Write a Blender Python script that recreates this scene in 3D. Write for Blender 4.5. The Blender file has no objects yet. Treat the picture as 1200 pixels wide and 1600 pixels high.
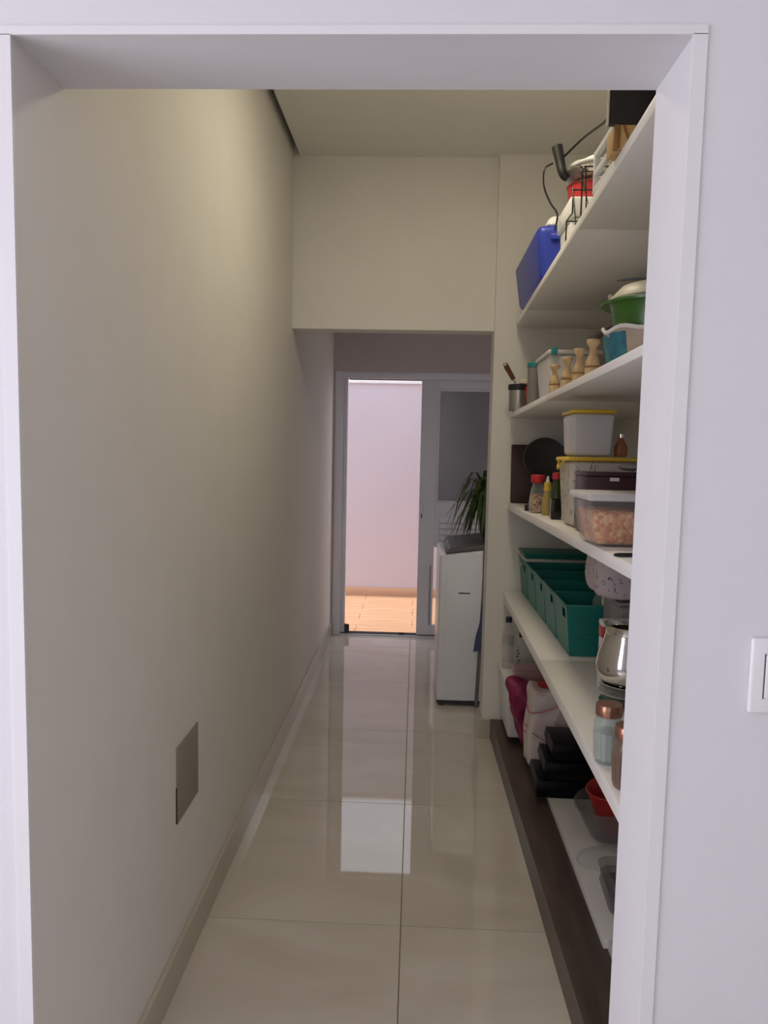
import bpy, bmesh, math, random
from mathutils import Vector, Matrix
random.seed(4)
sc = bpy.context.scene
C = sc.collection
PI = math.pi

# ------------------------------------------------------------------ camera
AX = ((0.99889731, 0.02423201, -0.04021167),
      (0.04228149, -0.09202443, 0.99485867),
      (0.02040697, -0.99546186, -0.09294752))
cd = bpy.data.cameras.new('camera')
cam = bpy.data.objects.new('camera', cd)
C.objects.link(cam)
m = Matrix.Identity(4)
for r in range(3):
    m[r][0] = AX[r][0]
    m[r][1] = -AX[r][1]
    m[r][2] = -AX[r][2]
m[0][3], m[1][3], m[2][3] = 0.0, 0.0, 1.5
cam.matrix_world = m
cd.sensor_fit = 'HORIZONTAL'
cd.sensor_width = 36.0
cd.lens = 36.0
cd.clip_start = 0.02
sc.camera = cam

# ------------------------------------------------------------------ world, sun, window light, exposure
w = bpy.data.worlds.new('sky')
sc.world = w
w.use_nodes = True
bg = w.node_tree.nodes['Background']
bg.inputs[0].default_value = (0.86, 0.87, 1.0, 1)
bg.inputs[1].default_value = 1.38
sd = bpy.data.lights.new('sun', 'SUN')
sd.energy = 2.6
sd.angle = 0.02
sd.color = (1.0, 0.90, 0.78)
sun = bpy.data.objects.new('sun', sd)
C.objects.link(sun)
sun.rotation_euler = Vector((0.72, -0.02, -0.69)).to_track_quat('-Z', 'Y').to_euler()


def area(name, loc, aim, sx, sy, energy, col):
    d = bpy.data.lights.new(name, 'AREA')
    d.shape = 'RECTANGLE'
    d.size, d.size_y = sx, sy
    d.energy = energy
    d.color = col
    o = bpy.data.objects.new(name, d)
    C.objects.link(o)
    o.location = loc
    o.rotation_euler = (Vector(aim) - Vector(loc)).to_track_quat('-Z', 'Y').to_euler()
    return o


# daylight coming through the big window of the room the camera stands in
area('room_window_daylight', (-2.45, -0.10, 1.30), (0.0, -0.10, 1.22), 2.0, 1.7, 45, (0.885, 0.865, 1.0))
area('room_back_window_daylight', (0.0, -3.0, 1.50), (0.0, 0.0, 1.42), 2.4, 1.8, 15, (1.0, 0.96, 1.0))
sc.view_settings.view_transform = 'Standard'
sc.view_settings.look = 'None'
sc.view_settings.gamma = 1.0
sc.view_settings.use_curve_mapping = False
sc.view_settings.exposure = 0.25


# ------------------------------------------------------------------ materials
def mat(name, col, rough=0.5, metal=0.0, var=0.06, scale=6.0, bump=0.0, bscale=120.0, spec=0.5, trans=0.0, alpha=None, col2=None, stretch=None, coat=0.0):
    mt = bpy.data.materials.new(name)
    mt.use_nodes = True
    nt = mt.node_tree
    N, L = nt.nodes, nt.links
    p = N['Principled BSDF']
    p.inputs['Roughness'].default_value = rough
    p.inputs['Metallic'].default_value = metal
    p.inputs['Specular IOR Level'].default_value = spec
    p.inputs['Transmission Weight'].default_value = trans
    p.inputs['Coat Weight'].default_value = coat
    tc = N.new('ShaderNodeTexCoord')
    src = tc.outputs['Object']
    if stretch:
        mp = N.new('ShaderNodeMapping')
        mp.inputs['Scale'].default_value = stretch
        L.new(src, mp.inputs['Vector'])
        src = mp.outputs['Vector']
    n = N.new('ShaderNodeTexNoise')
    n.inputs['Scale'].default_value = scale
    n.inputs['Detail'].default_value = 4
    L.new(src, n.inputs['Vector'])
    cr = N.new('ShaderNodeValToRGB')
    a = [max(0, c * (1 - var)) for c in col]
    b = [min(1, c * (1 + var)) for c in col] if col2 is None else col2
    cr.color_ramp.elements[0].position = 0.3
    cr.color_ramp.elements[1].position = 0.7
    cr.color_ramp.elements[0].color = (*a, 1)
    cr.color_ramp.elements[1].color = (*b, 1)
    L.new(n.outputs['Fac'], cr.inputs['Fac'])
    L.new(cr.outputs['Color'], p.inputs['Base Color'])
    if bump:
        n2 = N.new('ShaderNodeTexNoise')
        n2.inputs['Scale'].default_value = bscale
        L.new(tc.outputs['Object'], n2.inputs['Vector'])
        bp = N.new('ShaderNodeBump')
        bp.inputs['Strength'].default_value = bump
        bp.inputs['Distance'].default_value = 0.002
        L.new(n2.outputs['Fac'], bp.inputs['Height'])
        L.new(bp.outputs['Normal'], p.inputs['Normal'])
    if alpha is not None:
        # thin clear plastic or glass: part of the light passes straight through
        tr = N.new('ShaderNodeBsdfTransparent')
        tr.inputs['Color'].default_value = (*[min(1, 0.75 + 0.25 * c) for c in col], 1)
        mx = N.new('ShaderNodeMixShader')
        lw = N.new('ShaderNodeLayerWeight')
        lw.inputs['Blend'].default_value = 0.35
        mr = N.new('ShaderNodeMapRange')
        mr.inputs['To Min'].default_value = alpha
        mr.inputs['To Max'].default_value = min(1.0, alpha + 0.30)
        L.new(lw.outputs['Facing'], mr.inputs['Value'])
        L.new(mr.outputs['Result'], mx.inputs['Fac'])
        L.new(tr.outputs[0], mx.inputs[1])
        L.new(p.outputs[0], mx.inputs[2])
        L.new(mx.outputs[0], N['Material Output'].inputs['Surface'])
    return mt


def cells(name, cols, scale, rough=0.5, bump=0.6):
    mt = bpy.data.materials.new(name)
    mt.use_nodes = True
    N, L = mt.node_tree.nodes, mt.node_tree.links
    p = N['Principled BSDF']
    p.inputs['Roughness'].default_value = rough
    tc = N.new('ShaderNodeTexCoord')
    v = N.new('ShaderNodeTexVoronoi')
    v.inputs['Scale'].default_value = scale
    L.new(tc.outputs['Object'], v.inputs['Vector'])
    sp = N.new('ShaderNodeSeparateColor')
    L.new(v.outputs['Color'], sp.inputs[0])
    cr = N.new('ShaderNodeValToRGB')
    cr.color_ramp.interpolation = 'CONSTANT'
    e = cr.color_ramp.elements
    while len(e) < len(cols):
        e.new(0.5)
    for i, c in enumerate(cols):
        e[i].position = i / len(cols)
        e[i].color = (*c, 1)
    L.new(sp.outputs[0], cr.inputs['Fac'])
    L.new(cr.outputs['Color'], p.inputs['Base Color'])
    bp = N.new('ShaderNodeBump')
    bp.invert = True
    bp.inputs['Strength'].default_value = bump
    bp.inputs['Distance'].default_value = 0.004
    L.new(v.outputs['Distance'], bp.inputs['Height'])
    L.new(bp.outputs['Normal'], p.inputs['Normal'])
    return mt


def doodle(name, base, ink, scale=34):
    """pale cloth printed with small dark flower outlines"""
    mt = bpy.data.materials.new(name)
    mt.use_nodes = True
    N, L = mt.node_tree.nodes, mt.node_tree.links
    p = N['Principled BSDF']
    p.inputs['Roughness'].default_value = 0.85
    tc = N.new('ShaderNodeTexCoord')

    def band(sc_, pos, wid):
        n = N.new('ShaderNodeTexNoise')
        n.inputs['Scale'].default_value = sc_
        n.inputs['Detail'].default_value = 0
        L.new(tc.outputs['Object'], n.inputs['Vector'])
        c = N.new('ShaderNodeMath')
        c.operation = 'COMPARE'
        c.inputs[1].default_value = pos
        c.inputs[2].default_value = wid
        L.new(n.outputs['Fac'], c.inputs[0])
        return c.outputs[0]
    a = band(scale, 0.60, 0.028)
    b_ = band(scale * 0.55, 0.62, 0.11)
    mu = N.new('ShaderNodeMath')
    mu.operation = 'MULTIPLY'
    L.new(a, mu.inputs[0])
    L.new(b_, mu.inputs[1])
    mx = N.new('ShaderNodeMix')
    mx.data_type = 'RGBA'
    mx.inputs['A'].default_value = (*base, 1)
    mx.inputs['B'].default_value = (*ink, 1)
    L.new(mu.outputs[0], mx.inputs['Factor'])
    L.new(mx.outputs['Result'], p.inputs['Base Color'])
    return mt


def marble(name):
    """glossy beige porcelain with soft pale veins; every tile gets its own patch"""
    mt = bpy.data.materials.new(name)
    mt.use_nodes = True
    N, L = mt.node_tree.nodes, mt.node_tree.links
    p = N['Principled BSDF']
    p.inputs['Roughness'].default_value = 0.025
    p.inputs['Specular IOR Level'].default_value = 0.8
    tc = N.new('ShaderNodeTexCoord')
    oi = N.new('ShaderNodeObjectInfo')
    va = N.new('ShaderNodeVectorMath')
    va.operation = 'ADD'
    ml = N.new('ShaderNodeMath')
    ml.operation = 'MULTIPLY'
    ml.inputs[1].default_value = 38.5
    L.new(oi.outputs['Random'], ml.inputs[0])
    L.new(tc.outputs['Object'], va.inputs[0])
    L.new(ml.outputs[0], va.inputs[1])
    mp = N.new('ShaderNodeMapping')
    mp.inputs['Scale'].default_value = (1.2, 2.6, 1.0)
    mp.inputs['Rotation'].default_value = (0, 0, 0.5)
    L.new(va.outputs[0], mp.inputs['Vector'])
    n = N.new('ShaderNodeTexNoise')
    n.inputs['Scale'].default_value = 1.4
    n.inputs['Detail'].default_value = 7
    n.inputs['Distortion'].default_value = 1.1
    L.new(mp.outputs[0], n.inputs['Vector'])
    cr = N.new('ShaderNodeValToRGB')
    e = cr.color_ramp.elements
    e[0].position, e[0].color = 0.28, (0.58, 0.535, 0.46, 1)
    e[1].position, e[1].color = 0.72, (0.68, 0.64, 0.57, 1)
    x = e.new(0.5)
    x.color = (0.63, 0.585, 0.51, 1)
    L.new(n.outputs['Fac'], cr.inputs['Fac'])
    L.new(cr.outputs['Color'], p.inputs['Base Color'])
    return mt


def wood(name, c1, c2, scale=3.0, rough=0.5, stretch=(1, 12, 12), spec=0.4):
    return mat(name, c1, rough=rough, scale=scale, col2=c2, stretch=stretch, var=0.05, spec=spec)


M = dict(
    front=mat('front_wall_paint', (0.79, 0.785, 0.82), 0.75, var=0.01, bump=0.08, bscale=300),
    paint=mat('pantry_wall_paint', (0.80, 0.775, 0.725), 0.75, var=0.015, bump=0.08, bscale=300),
    ceil=mat('ceiling_paint', (0.85, 0.83, 0.78), 0.8, var=0.01),
    bead=mat('corner_bead_paint', (0.84, 0.84, 0.86), 0.45, var=0.01),
    backpaint=mat('laundry_end_wall_paint', (0.52, 0.45, 0.43), 0.8, var=0.02),
    tile=marble('beige_porcelain'),
    grout=mat('dark_grout', (0.13, 0.105, 0.08), 0.9),
    skirt=mat('beige_skirting', (0.52, 0.475, 0.39), 0.12, var=0.05, scale=2),
    brown=wood('dark_brown_plinth', (0.060, 0.044, 0.037), (0.115, 0.085, 0.07), 2.5, 0.35, (9, 1, 9)),
    shelf=mat('white_shelf_board', (0.84, 0.82, 0.79), 0.45, var=0.02, scale=3),
    alu=mat('white_aluminium', (0.70, 0.69, 0.73), 0.35, var=0.02),
    alud=mat('dark_track', (0.12, 0.10, 0.10), 0.5),
    shadeline=mat('shadow_line_black', (0.02, 0.02, 0.02), 0.6),
    greyglass=mat('grey_patterned_glass', (0.28, 0.27, 0.29), 0.22, var=0.12, scale=2.0),
    glass=mat('clear_glass', (0.9, 0.94, 0.93), 0.05, alpha=0.05),
    ext=mat('outside_wall_paint', (0.62, 0.55, 0.585), 0.9, var=0.02, scale=1.5, bump=0.15, bscale=60),
    cope=mat('coping_paint', (0.85, 0.84, 0.84), 0.8),
    terra=wood('terracotta_plank', (0.62, 0.36, 0.20), (0.74, 0.47, 0.29), 2.0, 0.6, (1, 9, 9)),
    terrab=mat('terracotta_skirting', (0.60, 0.38, 0.25), 0.6),
    plate=mat('beige_cover_plate', (0.30, 0.275, 0.22), 0.6, var=0.03),
    switch=mat('white_switch_plastic', (0.86, 0.86, 0.88), 0.25, var=0.01),
    white=mat('white_plastic', (0.80, 0.80, 0.78), 0.4, var=0.02),
    enamel=mat('white_enamel', (0.83, 0.85, 0.90), 0.3, var=0.01),
    gdark=mat('grey_lid_plastic', (0.10, 0.095, 0.095), 0.5),
    black=mat('black_plastic', (0.012, 0.012, 0.014), 0.4),
    blackg=mat('black_gloss', (0.008, 0.007, 0.010), 0.18),
    blackbox=mat('black_case_plastic', (0.003, 0.004, 0.008), 0.35, spec=0.16),
    blue=mat('blue_plastic', (0.030, 0.055, 0.42), 0.4, var=0.04),
    milky=mat('milky_plastic', (0.74, 0.72, 0.70), 0.35, alpha=0.72),
    clear=mat('clear_plastic', (0.80, 0.82, 0.82), 0.12, alpha=0.10),
    smoke=mat('smoky_plastic', (0.36, 0.34, 0.33), 0.10, alpha=0.20),
    pinkclear=mat('pink_clear_plastic', (0.72, 0.45, 0.50), 0.25, alpha=0.55),
    greenglass=mat('pale_green_glass', (0.72, 0.80, 0.76), 0.06, alpha=0.16),
    brownglass=mat('brown_tinted_glass', (0.34, 0.24, 0.18), 0.08, alpha=0.38),
    olive=mat('dark_green_glass', (0.05, 0.08, 0.02), 0.1, alpha=0.75),
    oil=mat('yellow_oil', (0.55, 0.42, 0.12), 0.15, alpha=0.7),
    soy=mat('dark_sauce', (0.012, 0.010, 0.008), 0.15),
    red=mat('red_plastic', (0.52, 0.02, 0.03), 0.4),
    redpot=mat('red_enamel', (0.42, 0.025, 0.03), 0.3),
    yellow=mat('yellow_plastic', (0.74, 0.50, 0.04), 0.4),
    teal=mat('teal_plastic', (0.008, 0.20, 0.175), 0.42, var=0.05),
    tealn=mat('bright_teal_plastic', (0.02, 0.22, 0.22), 0.4),
    tealp=mat('teal_printed_cloth', (0.015, 0.11, 0.18), 0.6, col2=(0.03, 0.20, 0.21), scale=45),
    green=mat('green_plastic', (0.035, 0.135, 0.010), 0.3, var=0.05),
    steel=mat('polished_steel', (0.66, 0.64, 0.60), 0.10, metal=1.0, var=0.02),
    dull=mat('brushed_steel', (0.46, 0.44, 0.41), 0.35, metal=0.9, var=0.05),
    copper=mat('copper_lid', (0.42, 0.22, 0.15), 0.28, metal=0.8),
    wood=wood('pale_turned_wood', (0.56, 0.38, 0.20), (0.66, 0.48, 0.28), 8, 0.5, (8, 8, 1)),
    crate=wood('yellow_pine', (0.52, 0.32, 0.11), (0.62, 0.41, 0.17), 5, 0.5, (6, 1, 6)),
    crated=wood('brown_post_wood', (0.25, 0.11, 0.03), (0.32, 0.16, 0.05), 5, 0.5, (6, 6, 1)),
    dwood=wood('dark_brown_wood', (0.030, 0.012, 0.008), (0.05, 0.02, 0.013), 5, 0.45, (8, 8, 1)),
    handle=wood('brown_handle_wood', (0.10, 0.035, 0.018), (0.15, 0.05, 0.025), 10, 0.4, (8, 8, 1)),
    iron=mat('dark_cast_iron', (0.030, 0.026, 0.026), 0.5),
    maroon=mat('dark_maroon_card', (0.045, 0.010, 0.016), 0.4),
    amber=mat('amber_glass', (0.40, 0.13, 0.05), 0.08, alpha=0.6),
    pasta=cells('orange_pasta', [(0.66, 0.27, 0.12), (0.74, 0.36, 0.16), (0.58, 0.21, 0.09), (0.78, 0.46, 0.24)], 85, bump=0.9),
    beans=cells('mixed_beans', [(0.55, 0.30, 0.16), (0.16, 0.05, 0.03), (0.62, 0.42, 0.28), (0.36, 0.14, 0.08)], 120),
    cloth=doodle('floral_cloth', (0.55, 0.48, 0.50), (0.05, 0.04, 0.05), 75),
    tinp=doodle('flower_printed_plastic', (0.62, 0.57, 0.50), (0.05, 0.04, 0.04), 60),
    tan=mat('tan_basket', (0.34, 0.25, 0.17), 0.7, col2=(0.42, 0.34, 0.27), scale=14),
    cream=mat('cream_plastic', (0.62, 0.56, 0.44), 0.45),
    paper=mat('white_paper', (0.70, 0.66, 0.64), 0.8),
    bag=mat('white_carrier_bag', (0.78, 0.74, 0.70), 0.45, col2=(0.76, 0.62, 0.61), scale=9),
    bagw=mat('white_film', (0.70, 0.70, 0.68), 0.4),
    magenta=mat('magenta_bag', (0.24, 0.010, 0.075), 0.45, var=0.25, scale=14),
    sugar=mat('white_sugar', (0.50, 0.51, 0.45), 0.8),
    spice=mat('brown_spice', (0.25, 0.15, 0.10), 0.8),
    navy=mat('navy_cap', (0.012, 0.012, 0.05), 0.4),
    bluecloth=mat('blue_grey_cloth', (0.075, 0.09, 0.19), 0.9),
    hose=mat('grey_hose', (0.16, 0.145, 0.14), 0.5),
    leaf=mat('dark_green_leaf', (0.020, 0.045, 0.008), 0.45, col2=(0.055, 0.10, 0.015), scale=20),
    greybox=mat('grey_storage_box', (0.24, 0.215, 0.215), 0.5),
    ink=mat('black_print', (0.02, 0.02, 0.02), 0.6),
    pinkp=mat('pink_print', (0.62, 0.20, 0.24), 0.6),
)
lm = bpy.data.materials.new('lamp_diffuser')
lm.use_nodes = True
lm.node_tree.nodes['Principled BSDF'].inputs['Emission Color'].default_value = (1.0, 0.88, 0.64, 1)
lm.node_tree.nodes['Principled BSDF'].inputs['Emission Strength'].default_value = 38.5
M['lamp'] = lm


# ------------------------------------------------------------------ geometry helpers
class B:
    """collects shapes; out() links them as one mesh object"""
    def __init__(self):
        self.bm = bmesh.new()

    def hexa(self, lo, hi):
        v = [self.bm.verts.new(p) for p in lo] + [self.bm.verts.new(p) for p in hi]
        n = len(lo)
        self.bm.faces.new(v[:n][::-1])
        self.bm.faces.new(v[n:])
        for i in range(n):
            j = (i + 1) % n
            self.bm.faces.new((v[i], v[j], v[n + j], v[n + i]))
        return v

    def box(self, x0, x1, y0, y1, z0, z1, bev=0.0, seg=2):
        v = self.hexa([(x0, y0, z0), (x1, y0, z0), (x1, y1, z0), (x0, y1, z0)],
                      [(x0, y0, z1), (x1, y0, z1), (x1, y1, z1), (x0, y1, z1)])
        if bev:
            self.bevel(v, bev, seg)
        return self

    def taper(self, cx, cy, z0, z1, a0, b0, a1, b1, bev=0.0, seg=3, dx=0, dy=0):
        """box with half sizes a0,b0 at the bottom, a1,b1 at the top"""
        v = self.hexa([(cx - a0, cy - b0, z0), (cx + a0, cy - b0, z0), (cx + a0, cy + b0, z0), (cx - a0, cy + b0, z0)],
                      [(cx + dx - a1, cy + dy - b1, z1), (cx + dx + a1, cy + dy - b1, z1), (cx + dx + a1, cy + dy + b1, z1), (cx + dx - a1, cy + dy + b1, z1)])
        if bev:
            self.bevel(v, bev, seg)
        return self

    def bevel(self, v, off, seg=2):
        ed = set()
        for x in v:
            ed.update(x.link_edges)
        bmesh.ops.bevel(self.bm, geom=list(ed), offset=off, segments=seg, affect='EDGES', profile=0.5, clamp_overlap=True)

    def prism(self, poly, z0, z1):
        self.hexa([(x, y, z0) for x, y in poly], [(x, y, z1) for x, y in poly])
        return self

    def lathe(self, prof, n=28, c=(0, 0, 0), close=True, fz=None, sx=1.0, sy=1.0):
        rings = []
        for r, z in prof:
            if r < 1e-6:
                rings.append([self.bm.verts.new((c[0], c[1], c[2] + z))])
            else:
                ring = []
                for i in range(n):
                    a = 2 * PI * i / n
                    dz = fz(a, r, z) if fz else 0
                    ring.append(self.bm.verts.new((c[0] + sx * r * math.cos(a), c[1] + sy * r * math.sin(a), c[2] + z + dz)))
                rings.append(ring)
        for p, q in zip(rings, rings[1:]):
            for i in range(n):
                j = (i + 1) % n
                if len(p) == 1 and len(q) == 1:
                    continue
                if len(p) == 1:
                    self.bm.faces.new((p[0], q[j], q[i]))
                elif len(q) == 1:
                    self.bm.faces.new((p[i], p[j], q[0]))
                else:
                    self.bm.faces.new((p[i], p[j], q[j], q[i]))
        if close:
            for k in (0, -1):
                if len(rings[k]) > 1:
                    self.bm.faces.new(rings[k] if k else rings[k][::-1])
        return self

    def tube(self, pts, r, n=8, r2=None):
        pts = [Vector(p) for p in pts]
        rings = []
        up = Vector((0.13, 0.31, 0.94))
        for i, p in enumerate(pts):
            t = (pts[min(i + 1, len(pts) - 1)] - pts[max(i - 1, 0)]).normalized()
            s = t.cross(up)
            if s.length < 1e-3:
                s = t.cross(Vector((1, 0, 0)))
            s.normalize()
            u = s.cross(t)
            rr = r if r2 is None else r + (r2 - r) * i / (len(pts) - 1)
            rings.append([self.bm.verts.new(p + rr * (math.cos(2 * PI * k / n) * s + math.sin(2 * PI * k / n) * u)) for k in range(n)])
        for p, q in zip(rings, rings[1:]):
            for k in range(n):
                j = (k + 1) % n
                self.bm.faces.new((p[k], p[j], q[j], q[k]))
        self.bm.faces.new(rings[0][::-1])
        self.bm.faces.new(rings[-1])
        return self

    def blob(self, c, a, b, h, e=3.0, amp=0.01, sub=4, seed=0, shape=None):
        """rounded, crumpled super-ellipsoid"""
        rnd = random.Random(seed)
        ph = [(rnd.uniform(8, 34), rnd.uniform(0, 6.28), Vector((rnd.uniform(-1, 1), rnd.uniform(-1, 1), rnd.uniform(-1, 1))).normalized()) for _ in range(9)]
        r = bmesh.ops.create_icosphere(self.bm, subdivisions=sub, radius=1.0)
        for v in r['verts']:
            d = v.co.normalized()
            k = (abs(d.x) ** e + abs(d.y) ** e + abs(d.z) ** e) ** (-1 / e)
            p = Vector((d.x * k * a, d.y * k * b, d.z * k * h))
            if shape:
                p = shape(p)
            p += d * amp * sum(math.sin(f * p.dot(q) * 3 + s) for f, s, q in ph) / 3
            v.co = Vector(c) + p
        return self

    def out(self, name, mt, parent=None, loc=None, rot=None, smooth=True):
        me = bpy.data.meshes.new(name)
        bmesh.ops.recalc_face_normals(self.bm, faces=self.bm.faces)
        self.bm.to_mesh(me)
        self.bm.free()
        if smooth:
            me.shade_smooth()
            me.set_sharp_from_angle(angle=math.radians(38))
        me.materials.append(M[mt] if isinstance(mt, str) else mt)
        o = bpy.data.objects.new(name, me)
        C.objects.link(o)
        if loc is not None:
            o.location = loc
        if rot is not None:
            o.rotation_euler = rot
        if parent is not None:
            o.parent = parent
        return o


def arc(pts, n=6):
    """Catmull-Rom through points"""
    P = [Vector(p) for p in pts]
    P = [P[0] * 2 - P[1]] + P + [P[-1] * 2 - P[-2]]
    o = []
    for i in range(1, len(P) - 2):
        for k in range(n):
            t = k / n
            a, b, c, d = P[i - 1], P[i], P[i + 1], P[i + 2]
            o.append(0.5 * ((2 * b) + (c - a) * t + (2 * a - 5 * b + 4 * c - d) * t * t + (3 * b - a - 3 * c + d) * t ** 3))
    o.append(P[-2])
    return o


def tag(o, label, cat=None, group=None, kind=None):
    o['label'] = label
    if cat:
        o['category'] = cat
    if group:
        o['group'] = group
    if kind:
        o['kind'] = kind
    return o


def thing(name, label, cat, loc=(0, 0, 0), rot=(0, 0, 0), group=None, kind=None):
    o = bpy.data.objects.new(name, None)
    o.empty_display_size = 0.05
    C.objects.link(o)
    o.location = loc
    o.rotation_euler = rot
    return tag(o, label, cat, group, kind)


def struct(name, b, mt, label, parent=None):
    o = b.out(name, mt, parent, smooth=False)
    if parent is None:
        tag(o, label, name.split('_')[0], kind='structure')
    return o


def dup(root, loc, label=None, rot=None):
    r = root.copy()
    C.objects.link(r)
    r.location = loc
    if rot is not None:
        r.rotation_euler = rot
    if label:
        r['label'] = label
    for ch in list(root.children):
        c = ch.copy()
        C.objects.link(c)
        c.parent = r
        for g in ch.children:
            d = g.copy()
            C.objects.link(d)
            d.parent = c
    return r


# ------------------------------------------------------------------ the setting
WL, FY0, FY1, JX = -0.63, 1.20, 1.38, 0.391      # left wall, near wall faces, right jamb
PY, LY, NB = 3.82, 3.86, 0.98                    # niche end wall, lintel wall, niche back wall
CH, DY = 2.868, 5.77                             # pantry ceiling, door wall

# floor: slab with recessed joints, every porcelain tile its own piece
fl = struct('floor', B().box(-2.7, 2.7, -3.2, 5.92, -0.12, -0.0025), 'grout', 'glossy beige porcelain tile floor with thin dark joints')
cut = [-0.013 + 0.8 * k for k in range(-4, 5)]
rows = [0.657 - 0.8 * 5 + 0.802 * k for k in range(12)]
rows = [2.258 + 0.803 * k for k in range(-6, 5)] + [5.80]


def row_limits(y0, y1):
    ym = (y0 + y1) / 2
    if ym < FY0 - 0.2:
        return -2.6, 2.6
    if ym < 1.3:
        return WL, JX
    if ym < PY:
        return WL, NB
    return WL, 1.6


mesh_cache = {}
for y0, y1 in zip(rows, rows[1:]):
    xa, xb = row_limits(y0, y1)
    xs = [xa] + [c for c in cut if xa + 0.02 < c < xb - 0.02] + [xb]
    for x0, x1 in zip(xs, xs[1:]):
        g = 0.0013
        key = (round(x1 - x0, 3), round(y1 - y0, 3))
        if key not in mesh_cache:
            a, b_ = (x1 - x0) / 2 - g, (y1 - y0) / 2 - g
            t = B().box(-a, a, -b_, b_, -0.009, 0.0, 0.0007, 1).out('tile', 'tile', fl, smooth=False)
            mesh_cache[key] = t.data
        else:
            t = bpy.data.objects.new('tile', mesh_cache[key])
            C.objects.link(t)
            t.parent = fl
        t.location = ((x0 + x1) / 2, (y0 + y1) / 2, 0)

# near wall with the wide opening (camera room side)
HZ = 2.10
b = B()
b.box(-2.7, WL - 0.02, FY0, FY1, 0, 3.0)
b.box(JX, 2.7, FY0, FY1, 0, 3.0)
b.box(WL - 0.02, JX, FY0, FY1, HZ, 3.0)
wf = struct('wall_front', b, 'front', 'white painted wall around the wide opening into the pantry')
b = B()
b.prism([(JX - 0.0015, FY0 - 0.003), (JX + 0.019, FY0 - 0.003), (JX + 0.019, FY0 + 0.001), (JX - 0.0015, FY0 + 0.004)], 0, HZ + 0.0)
b.out('corner_bead', 'bead', wf, smooth=False)['label'] = 'slim white corner bead down the right edge of the opening'
b = B()
b.prism([(WL - 0.021, FY0 - 0.003), (WL + 0.0015, FY0 - 0.003), (WL + 0.0015, FY0 + 0.004), (WL - 0.021, FY0 + 0.001)], 0, HZ)
b.out('corner_bead', 'bead', wf, smooth=False)['label'] = 'slim white corner bead down the left edge of the opening'
b = B()
b.box(WL - 0.02, JX + 0.019, FY0 - 0.003, FY0 + 0.001, HZ - 0.001, HZ + 0.012)
b.out('corner_bead', 'bead', wf, smooth=False)

struct('wall_left', B().box(WL - 0.15, WL, FY1, DY + 0.15, 0, 3.0).box(WL - 0.02, WL, FY0, FY1, 0, HZ), 'paint', 'long smooth off-white wall on the left of the pantry passage')
b = B()
b.box(WL, WL + 0.013, FY1, DY - 0.01, 0, 0.105, 0.002, 1)
struct('baseboard_left', b, 'skirt', 'low beige porcelain skirting along the left wall')
struct('wall_right', B().box(NB, NB + 0.12, FY1, PY, 0, 3.0), 'paint', 'off-white wall behind the pantry shelves')
# niche end wall (pier) and the lintel wall above the passage
struct('wall_pier', B().box(0.366, NB + 0.12, PY, PY + 0.15, 0, 3.0), 'paint', 'off-white pier wall closing the far end of the shelves')
struct('wall_lintel', B().box(WL, 0.366, LY, LY + 0.13, 2.045, 3.0), 'paint', 'off-white wall panel above the passage to the laundry')
b = B()
b.box(0.352, 0.41, PY - 0.012, PY, 0, 0.10, 0.002, 1)
b.box(0.352, 0.366, PY, PY + 0.15, 0, 0.10, 0.002, 1)
struct('baseboard_pier', b, 'skirt', 'short beige skirting piece at the foot of the pier')
# ceilings
struct('ceiling', B().box(WL + 0.032, NB + 0.12, FY1, LY + 0.001, CH, CH + 0.05), 'ceil', 'smooth off-white pantry ceiling with a shadow gap along the left wall')
struct('ceiling_upper', B().box(WL - 0.15, NB + 0.12, FY1, LY + 0.14, CH + 0.13, CH + 0.18), 'ceil', 'slab above the pantry ceiling')
struct('ceiling_laundry', B().box(WL - 0.15, 1.75, LY + 0.13, DY + 0.15, 2.52, 2.6), 'ceil', 'off-white ceiling of the small laundry')
struct('wall_laundry', B().box(1.6, 1.75, PY + 0.15, DY + 0.15, 0, 2.6), 'paint', 'side wall of the laundry behind the pier')
# camera room (closes the space behind the photographer)
struct('ceiling_room', B().box(-2.7, 2.7, -3.2, FY0, 2.87, 2.95), 'ceil', 'white ceiling of the room before the opening')
struct('wall_room_left', B().box(-2.7, -2.55, -3.2, FY0, 0, 2.95), 'front', 'left wall of the room before the opening')
struct('wall_room_right', B().box(2.55, 2.7, -3.2, FY0, 0, 2.95), 'front', 'right wall of the room before the opening')
struct('wall_room_back', B().box(-2.7, 2.7, -3.2, -3.05, 0, 2.95), 'front', 'wall of the room behind the viewpoint')

# door wall
b = B()
b.box(WL, -0.612, DY, DY + 0.14, 0, 2.6)
b.box(-0.612, 0.98, DY, DY + 0.14, 2.005, 2.6)
b.box(0.98, 1.75, DY, DY + 0.14, 0, 2.6)
struct('wall_back', b, 'backpaint', 'mauve grey end wall around the sliding door')

dr = thing('door_1', 'white aluminium door with the left half open to the patio', 'door', (0, DY, 0), kind='structure')
b = B()
b.box(-0.612, -0.555, 0.0, 0.10, 0, 2.005, 0.003)
b.box(0.925, 0.98, 0.0, 0.10, 0, 2.005, 0.003)
b.box(-0.555, 0.925, 0.0, 0.10, 1.955, 2.005, 0.003)
b.out('door_frame', 'alu', dr)
b = B().box(-0.555, -0.522, 0.025, 0.075, 0.022, 1.955, 0.002)
b.out('edge_stile', 'alu', dr)
B().box(-0.555, 0.925, 0.01, 0.09, 0, 0.012).out('sill', 'alu', dr)
b = B()
b.box(-0.555, 0.925, 0.03, 0.036, 0.012, 0.022)
b.box(-0.555, 0.925, 0.062, 0.068, 0.012, 0.022)
b.out('sill_track', 'alud', dr)
B().box(-0.10, -0.06, 0.026, 0.04, 0.012, 0.03, 0.002).out('track_stop', 'black', dr)
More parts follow.
